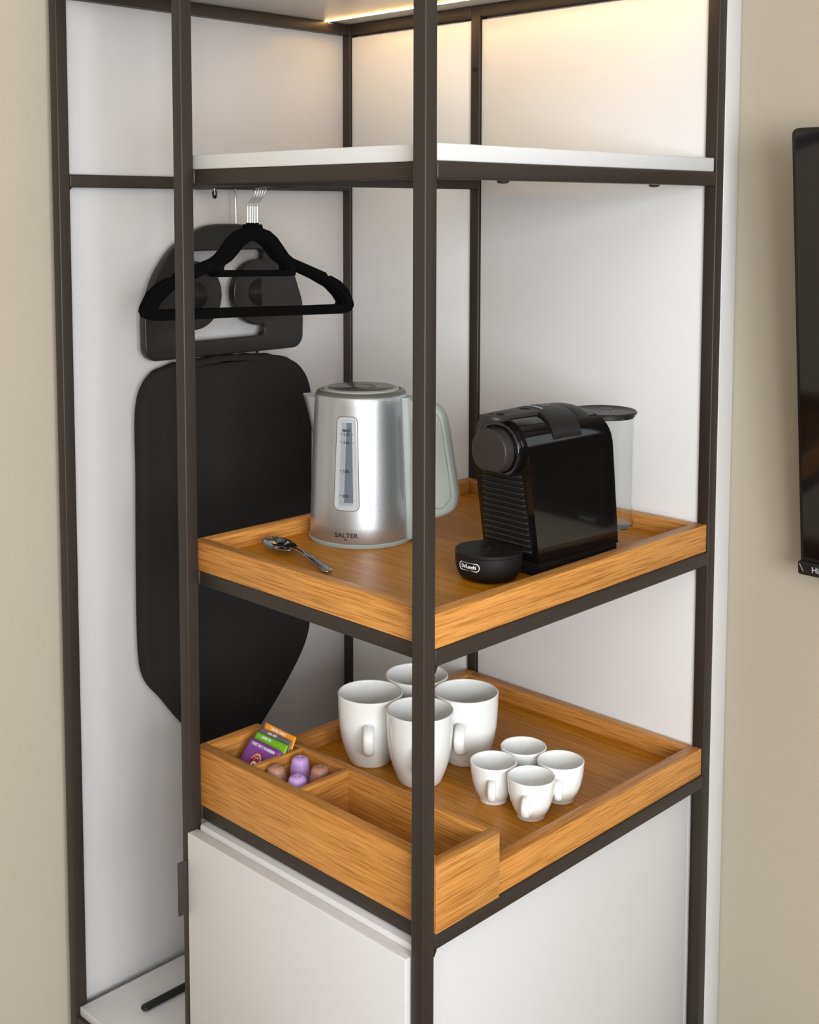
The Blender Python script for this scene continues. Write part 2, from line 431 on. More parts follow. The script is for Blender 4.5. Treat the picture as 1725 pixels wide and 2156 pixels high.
# ------------------------------------------------------------------ trays
def tray(name, label, y0, y1, z0, h, front, floor_t):
    x0, x1 = -0.4720, -0.0030; w = 0.0193
    t = thing(name, label, 'tray', ((x0+x1)/2, (y0+y1)/2, z0), 0, 'oak trays')
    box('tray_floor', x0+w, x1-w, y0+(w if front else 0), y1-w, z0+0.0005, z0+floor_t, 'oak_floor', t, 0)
    box('tray_wall', x0, x0+w, y0, y1, z0, z0+h, 'oak_y', t, 0.0007)
    box('tray_wall', x1-w, x1, y0, y1, z0, z0+h, 'oak_y', t, 0.0007)
    box('tray_wall', x0+w, x1-w, y1-w, y1, z0, z0+h, 'oak_x', t, 0.0007)
    if front: box('tray_wall', x0+w, x1-w, y0, y0+w, z0, z0+h, 'oak_x', t, 0.0007)
    return t
F1, F2 = Z_T1+0.0198, Z_T2+0.0172
def tray_upper():
    # mitred look: front wall runs the full width in front
    x0, x1, y0, y1, w, z0, h = -0.4720, -0.0030, 0.0215, 0.6150, 0.0193, Z_T1+0.0003, 0.0408
    t = thing('oak_tray', 'upper oak tray carrying the kettle, spoon and coffee machine', 'tray', ((x0+x1)/2, (y0+y1)/2, z0), 0, 'oak trays')
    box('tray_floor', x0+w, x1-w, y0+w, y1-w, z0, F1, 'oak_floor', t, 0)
    box('tray_wall', x0, x1-w, y0, y0+w, z0, z0+h, 'oak_x', t, 0.0007)
    box('tray_wall', x0, x0+w, y0+w, y1, z0, z0+h, 'oak_y', t, 0.0007)
    box('tray_wall', x1-w, x1, y0, y1, z0, z0+h, 'oak_y', t, 0.0007)
    box('tray_wall', x0+w, x1-w, y1-w, y1, z0, z0+h, 'oak_x', t, 0.0007)
tray_upper()
def tray_lower():
    x0, x1, y0, y1, w, z0, h = -0.4720, -0.0030, 0.1385, 0.6150, 0.0193, Z_T2+0.0003, 0.0408
    t = thing('oak_tray', 'lower oak tray carrying the white mugs and espresso cups', 'tray', ((x0+x1)/2, (y0+y1)/2, z0), 0, 'oak trays')
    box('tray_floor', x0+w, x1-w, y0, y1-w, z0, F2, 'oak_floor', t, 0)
    box('tray_wall', x0, x0+w, y0, y1, z0, z0+h, 'oak_y', t, 0.0007)
    box('tray_wall', x1-w, x1, y0, y1, z0, z0+h, 'oak_y', t, 0.0007)
    box('tray_wall', x0+w, x1-w, y1-w, y1, z0, z0+h, 'oak_x', t, 0.0007)
tray_lower()
def organizer():
    x0, x1, y0, y1, z0, z1 = -0.4705, 0.0012, 0.0215, 0.1370, Z_T2+0.0003, 0.7290
    t = thing('oak_organizer', 'long oak organizer box with compartments at the front of the lower tray', 'organizer', ((x0+x1)/2, (y0+y1)/2, z0))
    box('box_wall', x0, x1-0.0172, y0, y0+0.0190, z0, z1, 'oak_x', t, 0.0008)
    box('box_wall', x1-0.0172, x1, y0, y1, z0, z1, 'oak_y', t, 0.0008)
    box('box_wall', x0, x0+0.0190, y0+0.0190, y1, z0, z1, 'oak_y', t, 0.0008)
    box('box_wall', x0+0.0190, x1-0.0172, y1-0.0115, y1, z0, z1, 'oak_x', t, 0.0008)
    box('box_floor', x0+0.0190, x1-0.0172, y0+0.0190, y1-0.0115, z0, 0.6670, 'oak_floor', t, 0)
    box('divider', -0.3642, -0.3552, y0+0.0190, y1-0.0115, 0.6670, z1-0.0004, 'oak_y', t, 0.0006)
    box('divider', -0.2668, -0.2580, y0+0.0190, y1-0.0115, 0.6670, z1-0.0004, 'oak_y', t, 0.0006)
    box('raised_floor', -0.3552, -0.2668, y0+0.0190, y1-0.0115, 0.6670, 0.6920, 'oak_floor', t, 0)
organizer()

# ------------------------------------------------------------------ cabinet
cab = thing('white_cabinet', 'white cabinet with a flat door under the lower tray', 'cabinet', (-0.237, 0.3, Z_BASE))
box('cabinet_body', -0.4480, -0.0206, 0.0125, 0.6100, Z_BASE+0.0003, 0.6232, 'white_board', cab, 0.0018)
door = box('cabinet_door', -0.4530, -0.0222, -0.0060, 0.0120, 0.2050, 0.6160, 'white_board', cab, 0.0015)
tab = box('pull_tab', -0.4562, -0.4532, -0.0215, 0.0000, 0.4970, 0.5750, 'steel_dark', None, 0.0005)
tab.parent = door; tab.location = Vector(tab.location) - Vector(door.location) - Vector(cab.location)
tag(tab, 'dark metal pull tab')

# ------------------------------------------------------------------ mugs and cups
def handle_bm(bm, r_top, z_top, r_bot, z_bot, reach, wid, thk):
    pts = [(r_top-0.003, 0, z_top), (r_top+reach*0.45, 0, z_top+0.0015), (r_top+reach*0.86, 0, z_top-0.004), (r_top+reach, 0, z_top-(z_top-z_bot)*0.35),
           (r_bot+(r_top+reach-r_bot)*0.82, 0, z_bot+(z_top-z_bot)*0.30), (r_bot+reach*0.42, 0, z_bot+0.004), (r_bot-0.003, 0, z_bot)]
    path = crom(pts, 7)
    tube_bm(path, 1, 16, bm, flat=(wid, thk), up=(0, 1, 0))
def cup(name, label, cat, group, prof_o, wall, H, x, y, z, az, hnd):
    t = thing(name, label, cat, (x, y, z), az, group)
    return t
def make_cup(name, prof_o, wall, hnd):
    # outer profile bottom -> rim, then rounded rim, then inside
    rim_r, H = prof_o[-1]
    rim = [(rim_r-wall*0.5+wall*0.5*math.cos(a), H+wall*0.5*math.sin(a)) for a in (0.5, 1.1, 1.57, 2.1, 2.7)]
    inner = [(max(r-wall, 0.004), max(zz, 0.006)) for (r, zz) in reversed(prof_o[3:])]
    prof = [(0.0, 0.0015), (prof_o[0][0]-0.004, 0.0015), (prof_o[0][0]-0.002, 0.0)] + prof_o + rim + inner + [(0.0, 0.0055)]
    t = bpy.data.objects.new(name, None); t.empty_display_size = 0.02; link(t)
    lathe('cup_body', prof, 'porcelain', t, 72, 60)
    bm = bmesh.new(); handle_bm(bm, *hnd)
    h = mesh_obj('cup_handle', bm, 'porcelain', t, True)
    return t
mug_prof = [(0.0308, 0.0), (0.0325, 0.0025), (0.0350, 0.0090), (0.0385, 0.0180), (0.0420, 0.0290), (0.0449, 0.0420), (0.0470, 0.0570), (0.0482, 0.0730), (0.0489, 0.0890), (0.0492, 0.1030), (0.0493, 0.1050)]
esp_prof = [(0.0190, 0.0), (0.0197, 0.0012), (0.0193, 0.0035), (0.0200, 0.0050), (0.0232, 0.0100), (0.0264, 0.0170), (0.0293, 0.0260), (0.0314, 0.0360), (0.0326, 0.0460), (0.0332, 0.0545), (0.0333, 0.0562)]
mug0 = make_cup('coffee_mug', mug_prof, 0.0034, (0.0478, 0.0700, 0.0430, 0.0290, 0.0240, 0.0082, 0.0050))
esp0 = make_cup('espresso_cup', esp_prof, 0.0028, (0.0318, 0.0395, 0.0255, 0.0130, 0.0165, 0.0058, 0.0034))
def az_to_cam(x, y, off=0): return math.atan2(CAM.y-y, CAM.x-x)+math.radians(off)
def place_cups(proto, items, cat, group):
    for i, (x, y, off, lab) in enumerate(items):
        o = proto if i == 0 else copy_tree(proto)
        o.location = (x, y, F2+0.0002); o.rotation_euler = (0, 0, az_to_cam(x, y, off))
        tag(o, lab, cat, group)
place_cups(mug0, [(-0.3660, 0.2715, -2, 'large white mug nearest the tea sachets, left of the dark front post'),
                  (-0.2665, 0.2760, 2, 'large white mug seen behind the dark front post, frontmost of four'),
                  (-0.2660, 0.3770, -8, 'large white mug right of the front post beside the espresso cups'),
                  (-0.3665, 0.3740, -6, 'large white mug at the back, half hidden by the other mugs')], 'mug', 'large white mugs')
place_cups(esp0, [(-0.1500, 0.3045, -3, 'small white espresso cup, leftmost of four, next to the large mugs'),
                  (-0.0820, 0.3040, -10, 'small white espresso cup in front, nearest the tray edge'),
                  (-0.0840, 0.3730, -4, 'small white espresso cup, rightmost of the four'),
                  (-0.1509, 0.3731, 8, 'small white espresso cup at the back of the group of four')], 'cup', 'white espresso cups')

# ------------------------------------------------------------------ kettle
def kettle():
    KX, KY = -0.3773, 0.2641
    rz = math.atan2(0.488*-1, 0.0) if False else math.atan2(-0.867, 0.488)+PI/2   # local -y is the gauge side, local +x the handle side
    k = thing('electric_kettle', 'silver electric kettle with a water gauge and pale grey handle', 'kettle', (KX, KY, F1+0.0002), rz)
    R0, R1, ZA, ZB = 0.0772, 0.0690, 0.006, 0.2130
    Rz = lambda z: R0+(R1-R0)*(z-ZA)/(ZB-ZA)
    lathe('base_ring', [(0, 0.0008), (0.070, 0.0), (0.0780, 0.0), (0.0788, 0.0012), (0.0788, 0.0050), (0.0776, 0.0062), (0.0, 0.0062)], 'kettle_grey', k, 96)
    prof = [(0.0, 0.0062), (R0-0.0006, 0.0062), (R0, 0.0072)] + [(Rz(z), z) for z in (0.03, 0.06, 0.09, 0.12, 0.15, 0.18, 0.205, 0.2125)] + [(0.0685, 0.2150), (0.0674, 0.2168), (0.060, 0.2169), (0.0, 0.2169)]
    lathe('kettle_body', prof, 'kettle_silver', k, 128, 50)
    lathe('top_ring', [(0.0, 0.2165), (0.0671, 0.2165), (0.0667, 0.2185), (0.0645, 0.2212), (0.0610, 0.2222), (0.0588, 0.2222), (0.0580, 0.2200), (0.0, 0.2200)], 'kettle_dark', k, 96)
    lid = lathe('kettle_lid', [(0.0, 0.2198), (0.0572, 0.2198), (0.0572, 0.2222), (0.0560, 0.2240), (0.0520, 0.2252), (0.0497, 0.2252), (0.0492, 0.2247), (0.0, 0.2247)], 'kettle_grey', k, 96)
    lathe('lid_disc', [(0.0, 0.2244), (0.0488, 0.2244), (0.0488, 0.2253), (0.0480, 0.2258), (0.0, 0.2258)], 'kettle_lid', lid, 96)
    btn = lathe('lid_button', [(0.0, 0.0), (0.0165, 0.0), (0.0165, 0.0009), (0.0150, 0.0014), (0.0140, 0.0008), (0.0, 0.0010)], 'kettle_dark', lid, 48, loc=(0.006, 0, 0.2257))
    # spout at local -x
    bm = bmesh.new()
    rows = [(0.120, 0.0000, 0.06, 0.0), (0.140, 0.0030, 0.16, 0.006), (0.165, 0.0080, 0.26, 0.014), (0.190, 0.0150, 0.33, 0.020), (0.2095, 0.0225, 0.38, 0.024)]
    rings = []
    for (z, out, half, _) in rows:
        ring = []
        for j in range(9):
            s = -1+2*j/8; a = PI+s*half
            r = Rz(z)-0.0008 + out*(1-abs(s)**1.6)
            ring.append(bm.verts.new((r*math.cos(a), r*math.sin(a), z+0.0022*(1-abs(s))*(1 if z > 0.2 else 0))))
        rings.append(ring)
    for A, B in zip(rings[:-1], rings[1:]):
        for j in range(8): bm.faces.new((A[j], A[j+1], B[j+1], B[j]))
    # top of the spout closes back to the body
    back = [bm.verts.new(((Rz(0.2095)-0.004)*math.cos(PI+(-1+2*j/8)*0.38), (Rz(0.2095)-0.004)*math.sin(PI+(-1+2*j/8)*0.38), 0.2090)) for j in range(9)]
    for j in range(8): bm.faces.new((rings[-1][j], rings[-1][j+1], back[j+1], back[j]))
    auto_smooth(mesh_obj('spout', bm, 'kettle_silver', k), 40)
    # handle at local +x
    bm = bmesh.new(); g = []
    for z in (0.0045, 0.03, 0.06, 0.10, 0.15, 0.19, 0.2130):
        ring = []
        for (s, o) in ((-0.0165, -0.006), (-0.0158, 0.0045), (-0.0120, 0.0085), (0, 0.0100), (0.0120, 0.0085), (0.0158, 0.0045), (0.0165, -0.006)):
            r = Rz(max(z, ZA))+o; ring.append(bm.verts.new((math.sqrt(max(r*r-s*s, 0)), s, z)))
        g.append(ring)
    for A, B in zip(g[:-1], g[1:]):
        for j in range(6): bm.faces.new((A[j], A[j+1], B[j+1], B[j]))
        bm.faces.new((A[6], A[0], B[0], B[6]))
    bm.faces.new(g[0]); bm.faces.new(g[-1][::-1])
    hm = auto_smooth(mesh_obj('handle_mount', bm, 'kettle_grey', k), 40)
    ho = [Vector((p.x, p.y)) for p in crom([(0.066, 0.2080, 0), (0.090, 0.2110, 0), (0.112, 0.2060, 0), (0.1270, 0.1925, 0), (0.1335, 0.1720, 0), (0.1395, 0.1350, 0), (0.1465, 0.0900, 0), (0.1490, 0.0680, 0), (0.1440, 0.0510, 0), (0.1280, 0.0400, 0), (0.1000, 0.0310, 0), (0.066, 0.0220, 0), (0.066, 0.0500, 0), (0.066, 0.1800, 0)], 6, True)]
    hi = [Vector((p.x, p.y)) for p in crom([(0.0815, 0.1780, 0), (0.0930, 0.1800, 0), (0.0985, 0.1700, 0), (0.1030, 0.1300, 0), (0.1075, 0.0850, 0), (0.1030, 0.0680, 0), (0.0900, 0.0580, 0), (0.0845, 0.0700, 0), (0.0825, 0.1200, 0)], 6, True)]
    hd = mesh_from('kettle_handle', curve_mesh([ho, hi], 0.0125, 0.0075, 4), lambda c: Vector((c.x, c.z, c.y)), 'kettle_grey', k, 60)
    # thin inlay line on the camera side of the grip
    gi = [Vector((p.x, p.y)) for p in crom([(0.1180, 0.1900, 0), (0.1255, 0.1700, 0), (0.1315, 0.1300, 0), (0.1385, 0.0850, 0), (0.1385, 0.0680, 0), (0.1270, 0.0535, 0), (0.1160, 0.0560, 0), (0.1140, 0.0900, 0), (0.1090, 0.1400, 0), (0.1060, 0.1800, 0)], 6, True)]
    mesh_from('grip_inlay', curve_mesh([gi], 0.0008, 0.0005, 2), lambda c: Vector((c.x, -0.0123+c.z, c.y)), 'kettle_grey', hd)
    gc = Vector((0.1230, 0.1200)); go = [p+(p-gc).normalized()*0.0007 for p in gi]
    mesh_from('grip_seam', curve_mesh([go], 0.0002), lambda c: Vector((c.x, -0.0125+c.z, c.y)), 'kettle_dark', hd)
    # water gauge on local -y
    def bend(off):
        def fn(c):
            z = c.y; r = Rz(z)+off+c.z; a = c.x/Rz(z)
            return Vector((r*math.sin(a), -r*math.cos(a), z))
        return fn
    def subdiv(me, cuts=None):
        bm = bmesh.new(); bm.from_mesh(me)
        bmesh.ops.triangulate(bm, faces=[f for f in bm.faces if len(f.verts) > 4])
        for _ in range(2):
            long_e = [e for e in bm.edges if e.calc_length() > 0.006]
            if long_e: bmesh.ops.subdivide_edges(bm, edges=long_e, cuts=1)
            bmesh.ops.triangulate(bm, faces=[f for f in bm.faces if len(f.verts) > 4])
        bm.to_mesh(me); bm.free(); return me
    def rr(bw, tw, z0, z1, r): return fillet([(-bw, z0, r), (bw, z0, r), (tw, z1, r), (-tw, z1, r)], 7)
    def fr(o, i, depth, bev): return subdiv(curve_mesh([o, i] if i else [o], depth, bev))
    g0 = mesh_from('gauge_frame', fr(rr(0.0190, 0.0146, 0.0555, 0.1905, 0.0075), rr(0.0150, 0.0108, 0.0600, 0.1858, 0.0045), 0.0014, 0.0008), bend(0.0004), 'gauge_plastic', k)
    mesh_from('gauge_rim', fr(rr(0.0199, 0.0155, 0.0546, 0.1914, 0.0082), rr(0.0188, 0.0144, 0.0557, 0.1903, 0.0074), 0.0006, 0.0002), bend(0.0004), 'kettle_dark', g0)
    mesh_from('gauge_pane', fr(rr(0.0152, 0.0110, 0.0598, 0.1860, 0.0040), None, 0.0003, 0.0), bend(0.0006), 'gauge_plastic', g0)
    mesh_from('gauge_window', fr(rr(0.0105, 0.0072, 0.0625, 0.1825, 0.0008), None, 0.0003, 0.0), bend(0.0011), 'gauge_pane', g0)
    mesh_from('water_level', fr([Vector((-0.0028, 0.0670)), Vector((0.0106, 0.0670)), Vector((0.0072, 0.1822)), Vector((0.0000, 0.1822))], None, 0.0003, 0.0), bend(0.0014), 'gauge_water', g0)
    def ktext(name, body, size, s, z, mat, bold=0.0, sx=1.0):
        me = text_mesh(body, size, bold, 0.0001, 1.0, 'CENTER', sx)
        for v in me.vertices: v.co.x += s; v.co.y += z
        mesh_from(name, me, bend(0.0020), mat, g0 if name == 'gauge_marking' else k)
    ktext('gauge_marking', 'MAX', 0.0054, 0, 0.1712, 'ink_black', 0.00016)
    for tx, z in (('1.7L', 0.1654), ('1.5L', 0.1537), ('1.0L', 0.1125), ('0.5L', 0.0765)):
        ktext('gauge_marking', tx, 0.0056, 0, z, 'ink_black', 0.00016)
        for s in (-0.0082, 0.0082):
            me = curve_mesh([[Vector((s-0.0013, z+0.0003)), Vector((s+0.0013, z+0.0003)), Vector((s+0.0013, z+0.0010)), Vector((s-0.0013, z+0.0010))]], 0.0001)
            mesh_from('gauge_tick', me, bend(0.0020), 'ink_dark', g0)
    def ktext2(body, size, s, z, mat, bold, sx):
        me = text_mesh(body, size, bold, 0.0001, 1.02, 'CENTER', sx)
        for v in me.vertices: v.co.x += s; v.co.y += z
        mesh_from('brand_lettering', me, bend(0.0002), mat, k)
    ktext2('SALTER', 0.0092, 0.0, 0.0188, 'ink_black', 0.00022, 1.14)
    semi = [Vector((0.0022*math.cos(a*PI/10)-0.0006, 0.0124+0.0020*math.sin(a*PI/10))) for a in range(11)]
    mesh_from('brand_mark', curve_mesh([semi], 0.0001), bend(0.0002), 'ink_black', k)
kettle()

# ------------------------------------------------------------------ spoon
def spoon():
    a = Vector((-0.4230, 0.1230)); b = Vector((-0.2620, 0.0940)); L = (b-a).length
    s = thing('teaspoon', 'polished steel teaspoon lying on the upper tray in front of the kettle', 'spoon', (a.x, a.y, F1), math.atan2(b.y-a.y, b.x-a.x))
    bl = 0.066
    def grid(rows, cols, fn):
        bm = bmesh.new(); V = [[bm.verts.new(fn(i/(rows-1), -1+2*j/(cols-1))) for j in range(cols)] for i in range(rows)]
        for i in range(rows-1):
            for j in range(cols-1): bm.faces.new((V[i][j], V[i+1][j], V[i+1][j+1], V[i][j+1]))
        return bm
    def bowl(t, w):
        x = bl*t
        hw = 0.0225*math.sqrt(max(1-abs(2*t-1)**2.2, 0))*(1.06-0.22*t)
        hw = max(hw, 0.0026*(t > 0.5)+0.0006)
        dep = 0.0085*max(1-(2*t-1)**2, 0)**0.8
        zt = 0.0115+0.0040*(1-t)**2-0.003*t*(1-t)
        return Vector((x, w*hw, zt-dep*(1-w*w)))
    bm = grid(34, 17, bowl)
    o = mesh_obj('spoon_bowl', bm, 'spoon_steel', s, True)
    m = o.modifiers.new('solid', 'SOLIDIFY'); m.thickness = 0.0011; m.offset = 1
    def hand(t, w):
        x = bl-0.004+(L-bl+0.004)*t
        hw = 0.0026+0.0046*(max(t-0.10, 0)/0.9)**0.8
        if t > 0.94: hw *= math.sqrt(max(1-((t-0.94)/0.06)**2*0.8, 0.05))
        z = 0.0115+0.0030*math.sin(min(t/0.35, 1)*PI/2)-0.0125*(max(t-0.15, 0)/0.85)**1.3+0.0005
        return Vector((x, w*hw, z+0.0008*(1-w*w)))
    bm = grid(30, 7, hand)
    o = mesh_obj('spoon_handle', bm, 'spoon_steel', s, True)
    m = o.modifiers.new('solid', 'SOLIDIFY'); m.thickness = 0.0020; m.offset = 1
spoon()

# ------------------------------------------------------------------ coffee machine
def machine():
    th = math.radians(87)
    # local +x runs to the rear (u), local +y is the far/left side; v (camera side) = -y
    t = thing('capsule_machine', 'black capsule coffee machine with clear water tank on the upper tray', 'coffee machine', (-0.104, 0.236, F1), th)
    HW, ZC, ZTOP = 0.050, 0.166, 0.2150
    def uf(z):   # slanted front
        pts = [(0, 0.0462), (0.02, 0.0444), (0.09, 0.0330), (0.142, 0.0255), (0.187, 0.0190), (0.2160, 0.0165)]
        for (a, b), (c, d) in zip(pts[:-1], pts[1:]):
            if z <= c: return b+(d-b)*(z-a)/(c-a)
        return pts[-1][1]
    def ur(z):
        pts = [(0, 0.2140), (0.033, 0.2110), (0.145, 0.1990), (0.165, 0.1965), (0.180, 0.1925), (0.193, 0.1865), (0.203, 0.1790), (0.210, 0.1690), (0.2160, 0.1560)]
        for (a, b), (c, d) in zip(pts[:-1], pts[1:]):
            if z <= c: return b+(d-b)*(z-a)/(c-a)
        return pts[-1][1]
    def arch(hw, zc, ztop, z0, na=22, rnd=0.9):
        pts = [(-hw, z0+(zc-z0)*k/8) for k in range(8)]
        for k in range(na+1):
            a = PI-PI*k/na
            ca, sa = math.cos(a), math.sin(a)
            e = 0.80
            pts.append((hw*math.copysign(abs(ca)**e, ca), zc+(ztop-zc)*abs(sa)**e))
        pts += [(hw, z0+(zc-z0)*k/8) for k in range(7, -1, -1)]
        return pts
    def shell(name, hw, zc, ztop, z0, fu, ru, mat, nu=14, bev=0.0065):
        A = arch(hw, zc, ztop, z0); bm = bmesh.new()
        V = [[bm.verts.new((fu(z)+(ru(z)-fu(z))*i/nu, v, z)) for i in range(nu+1)] for (v, z) in A]
        for j in range(len(A)-1):
            for i in range(nu): bm.faces.new((V[j][i], V[j][i+1], V[j+1][i+1], V[j+1][i]))
        bm.faces.new([V[j][0] for j in range(len(A))]); bm.faces.new([V[j][nu] for j in range(len(A)-1, -1, -1)])
        for i in range(nu): bm.faces.new((V[0][i], V[-1][i], V[-1][i+1], V[0][i+1]))
        if bev:
            ed = [e for e in bm.edges if len(e.link_faces) == 2 and e.calc_face_angle(0) > math.radians(50)]
            bmesh.ops.bevel(bm, geom=ed, offset=bev, segments=5, affect='EDGES', profile=0.5)
        return auto_smooth(mesh_obj(name, bm, mat, t), 30)
    shell('machine_base', HW-0.0016, 0.02, 0.0235, 0.0, lambda z: uf(z)+0.001, lambda z: ur(z)-0.002, 'black_matte', 4, 0.001)
    # the glossy shell starts a little above the tray
    def side_z0(): return 0.0190
    body = shell('glossy_shell', HW, ZC, ZTOP, 0.0190, uf, ur, 'black_gloss')
    # front bezel and louvre panel on the slanted front
    ang = math.atan2(uf(0.04)-uf(0.15), 0.11)
    def fp(w, z, out):   # point on front face, out = distance in front
        return Vector((uf(z)-out*math.cos(ang), w, z-out*math.sin(ang)*0))
    bm = bmesh.new(); n = 12
    Va, Vb = [], []
    for i in range(n+1):
        z = 0.030+(0.142-0.030)*i/n; hw = 0.0415-0.0050*i/n
        Va.append([bm.verts.new(fp(w*hw, z, 0.0006)) for w in (-1, -0.5, 0, 0.5, 1)])
    for A, B in zip(Va[:-1], Va[1:]):
        for j in range(4): bm.faces.new((A[j], A[j+1], B[j+1], B[j]))
    lp = mesh_obj('louvre_panel', bm, 'black_hole', t)
    for i in range(14):
        z = 0.0345+i*0.0079; hw = 0.0395-0.0048*i/13
        bm = bmesh.new()
        p0, p1 = fp(-hw, z, 0.0036), fp(hw, z, 0.0036)
        tube_bm([p0, p0*0.5+p1*0.5, p1], 1, 8, bm, flat=(0.0010, 0.0034), up=(0, 0, 1))
        auto_smooth(mesh_obj('slat', bm, 'slat_grey', lp), 60)
    # brew head: flat bottomed round knob
    kz = 0.1695; r = 0.0312
    def disc(rad, cut):
        pts = []
        for k in range(48):
            a = 2*PI*k/48; y, z = rad*math.cos(a), rad*math.sin(a)
            pts.append(Vector((y, max(z, -cut))))
        out = [pts[0]]
        for p in pts[1:]:
            if (p-out[-1]).length > 1e-5: out.append(p)
        return out
    me = curve_mesh([disc(r, 0.0268)], 0.0225, 0.0030, 3)
    mesh_from('brew_head', me, lambda c: Vector((0.0195-c.z, c.x, kz+c.y)), 'knob_matte', t, 40)
    me = curve_mesh([disc(0.0400, 0.033), disc(0.0325, 0.0278)], 0.006, 0.0015, 2)
    mesh_from('head_ring', me, lambda c: Vector((0.0185-c.z, c.x, kz+c.y)), 'black_gloss', t, 40)
    # lever on top with finger hole
    lo = fillet([(-0.0100, -0.0185, 0.017), (0.060, -0.0205, 0.002), (0.104, -0.0215, 0.002), (0.104, 0.0215, 0.002), (0.060, 0.0205, 0.002), (-0.0100, 0.0185, 0.017)], 8)
    lh = fillet([(0.0010, -0.0100, 0.009), (0.0220, -0.0110, 0.009), (0.0220, 0.0110, 0.009), (0.0010, 0.0100, 0.009)], 7)
    me = curve_mesh([lo, lh], 0.0030, 0.0012, 2)
    mesh_from('lever', me, lambda c: Vector((c.x, c.y, 0.2150+c.z-0.0018*(c.y/0.02)**2+0.0030*max(c.x-0.02, 0)/0.1)), 'knob_matte', t, 40)
    # saddle block with the buttons
    def saddle(name, u0, u1, hw, drop, lift, mat, steps=10):
        bm = bmesh.new(); A = [p for p in arch(HW+0.0012, ZC, ZTOP+lift, 0.0) if abs(p[0]) <= hw and p[1] > ZC-drop]
        V = []
        for (v, z) in A:
            V.append([bm.verts.new((u0+(u1-u0)*i/steps, v, z+0.0012*math.sin(PI*(i/steps)**0.8))) for i in range(steps+1)])
        W_ = [[bm.verts.new((p.co.x, p.co.y*0.96, p.co.z-0.008)) for p in row] for row in V]
        for j in range(len(A)-1):
            for i in range(steps):
                bm.faces.new((V[j][i], V[j][i+1], V[j+1][i+1], V[j+1][i])); bm.faces.new((W_[j][i], W_[j+1][i], W_[j+1][i+1], W_[j][i+1]))
            bm.faces.new((V[j][0], V[j+1][0], W_[j+1][0], W_[j][0])); bm.faces.new((V[j][steps], W_[j][steps], W_[j+1][steps], V[j+1][steps]))
        for i in range(steps):
            bm.faces.new((V[0][i], W_[0][i], W_[0][i+1], V[0][i+1])); bm.faces.new((V[-1][i], V[-1][i+1], W_[-1][i+1], W_[-1][i]))
        return auto_smooth(mesh_obj(name, bm, mat, t), 45)
    sad = saddle('button_saddle', 0.0720, 0.1290, 0.0505, 0.002, 0.0042, 'black_satin')
    saddle('rear_cover', 0.1300, 0.1560, 0.0440, -0.018, 0.0024, 'black_satin', 6)
    # lettering and button rings on the saddle (read from the front)
    me = text_mesh('nespresso', 0.0085, 0.0002, 0.0001, 1.05)
    def topfn(u):
        def fn(c):
            y = -c.x; A = arch(HW+0.0012, ZC, ZTOP+0.0042, 0.0)
            z = ZTOP+0.0042
            for (a, b) in zip(A[:-1], A[1:]):
                if a[0] <= y <= b[0] and b[0] > a[0]:
                    z = a[1]+(b[1]-a[1])*(y-a[0])/(b[0]-a[0])
            return Vector((u+c.y, y, z+0.0020+c.z))
        return fn
    mesh_from('lettering', me, topfn(0.0845), 'ink_silver', sad)
    ringm = curve_mesh([[Vector((0.0085*math.cos(a*PI/16), 0.0085*math.sin(a*PI/16))) for a in range(32)], [Vector((0.0078*math.cos(a*PI/16), 0.0078*math.sin(a*PI/16))) for a in range(32)]], 0.0001)
    rm = mesh_from('button_ring', ringm, topfn(0.1080), 'ink_grey', sad)
    # drip tray
    dt = lathe('drip_cup', [(0.0, 0.0), (0.030, 0.0), (0.0350, 0.0018), (0.0395, 0.0060), (0.0425, 0.0120), (0.0441, 0.0200), (0.0447, 0.0320), (0.0447, 0.0338), (0.0442, 0.0343), (0.0448, 0.0350), (0.0450, 0.0378), (0.0444, 0.0388), (0.0425, 0.0388), (0.0420, 0.0372), (0.0, 0.0372)], 'black_matte', t, 96)
    for i in range(19):
        y = -0.0396+i*0.0044; hl = math.sqrt(max(0.0420**2-y*y, 0))
        if abs(y) < 0.0075:
            segs = [(-hl, -0.0075), (0.0075, hl)]
        else: segs = [(-hl, hl)]
        for (a, b) in segs:
            if b-a < 0.004: continue
            bm = bmesh.new(); bmesh.ops.create_cube(bm, size=1.0)
            for v in bm.verts: v.co = Vector((y+v.co.x*0.0026, (a+b)/2+v.co.y*(b-a), 0.0380+v.co.z*0.0018))
            mesh_obj('grid_bar', bm, 'black_satin', dt)
    lathe('grid_centre', [(0.0038, 0.0370), (0.0038, 0.0385), (0.0060, 0.0388), (0.0068, 0.0382), (0.0068, 0.0370)], 'black_satin', dt, 32)
    # badge, wrapped on the drip cup
    baz = math.radians(-86)-th
    def wrap(off):
        def fn(c):
            a = baz+c.x/0.0447; r_ = 0.0446+off+c.z
            return Vector((r_*math.cos(a), r_*math.sin(a), 0.0235+c.y))
        return fn
    def pill(w, h): return fillet([(-w, -h, h*0.98), (w, -h, h*0.98), (w, h, h*0.98), (-w, h, h*0.98)], 10)
    def dens(pts):
        out = []
        for a, b in zip(pts, pts[1:]+pts[:1]):
            n_ = max(1, int((b-a).length/0.0012))
            out += [a+(b-a)*(i/n_) for i in range(n_)]
        return out
    bd = mesh_from('badge_outline', curve_mesh([dens(pill(0.0166, 0.0056)), dens(pill(0.0156, 0.0046))], 0.0002), wrap(0.0003), 'ink_white', dt)
    me = text_mesh("De'Longhi", 0.0068, 0.00012, 0.0001, 0.92, 'CENTER', 0.92)
    mesh_from('badge_lettering', me, wrap(0.0003), 'ink_white', dt)
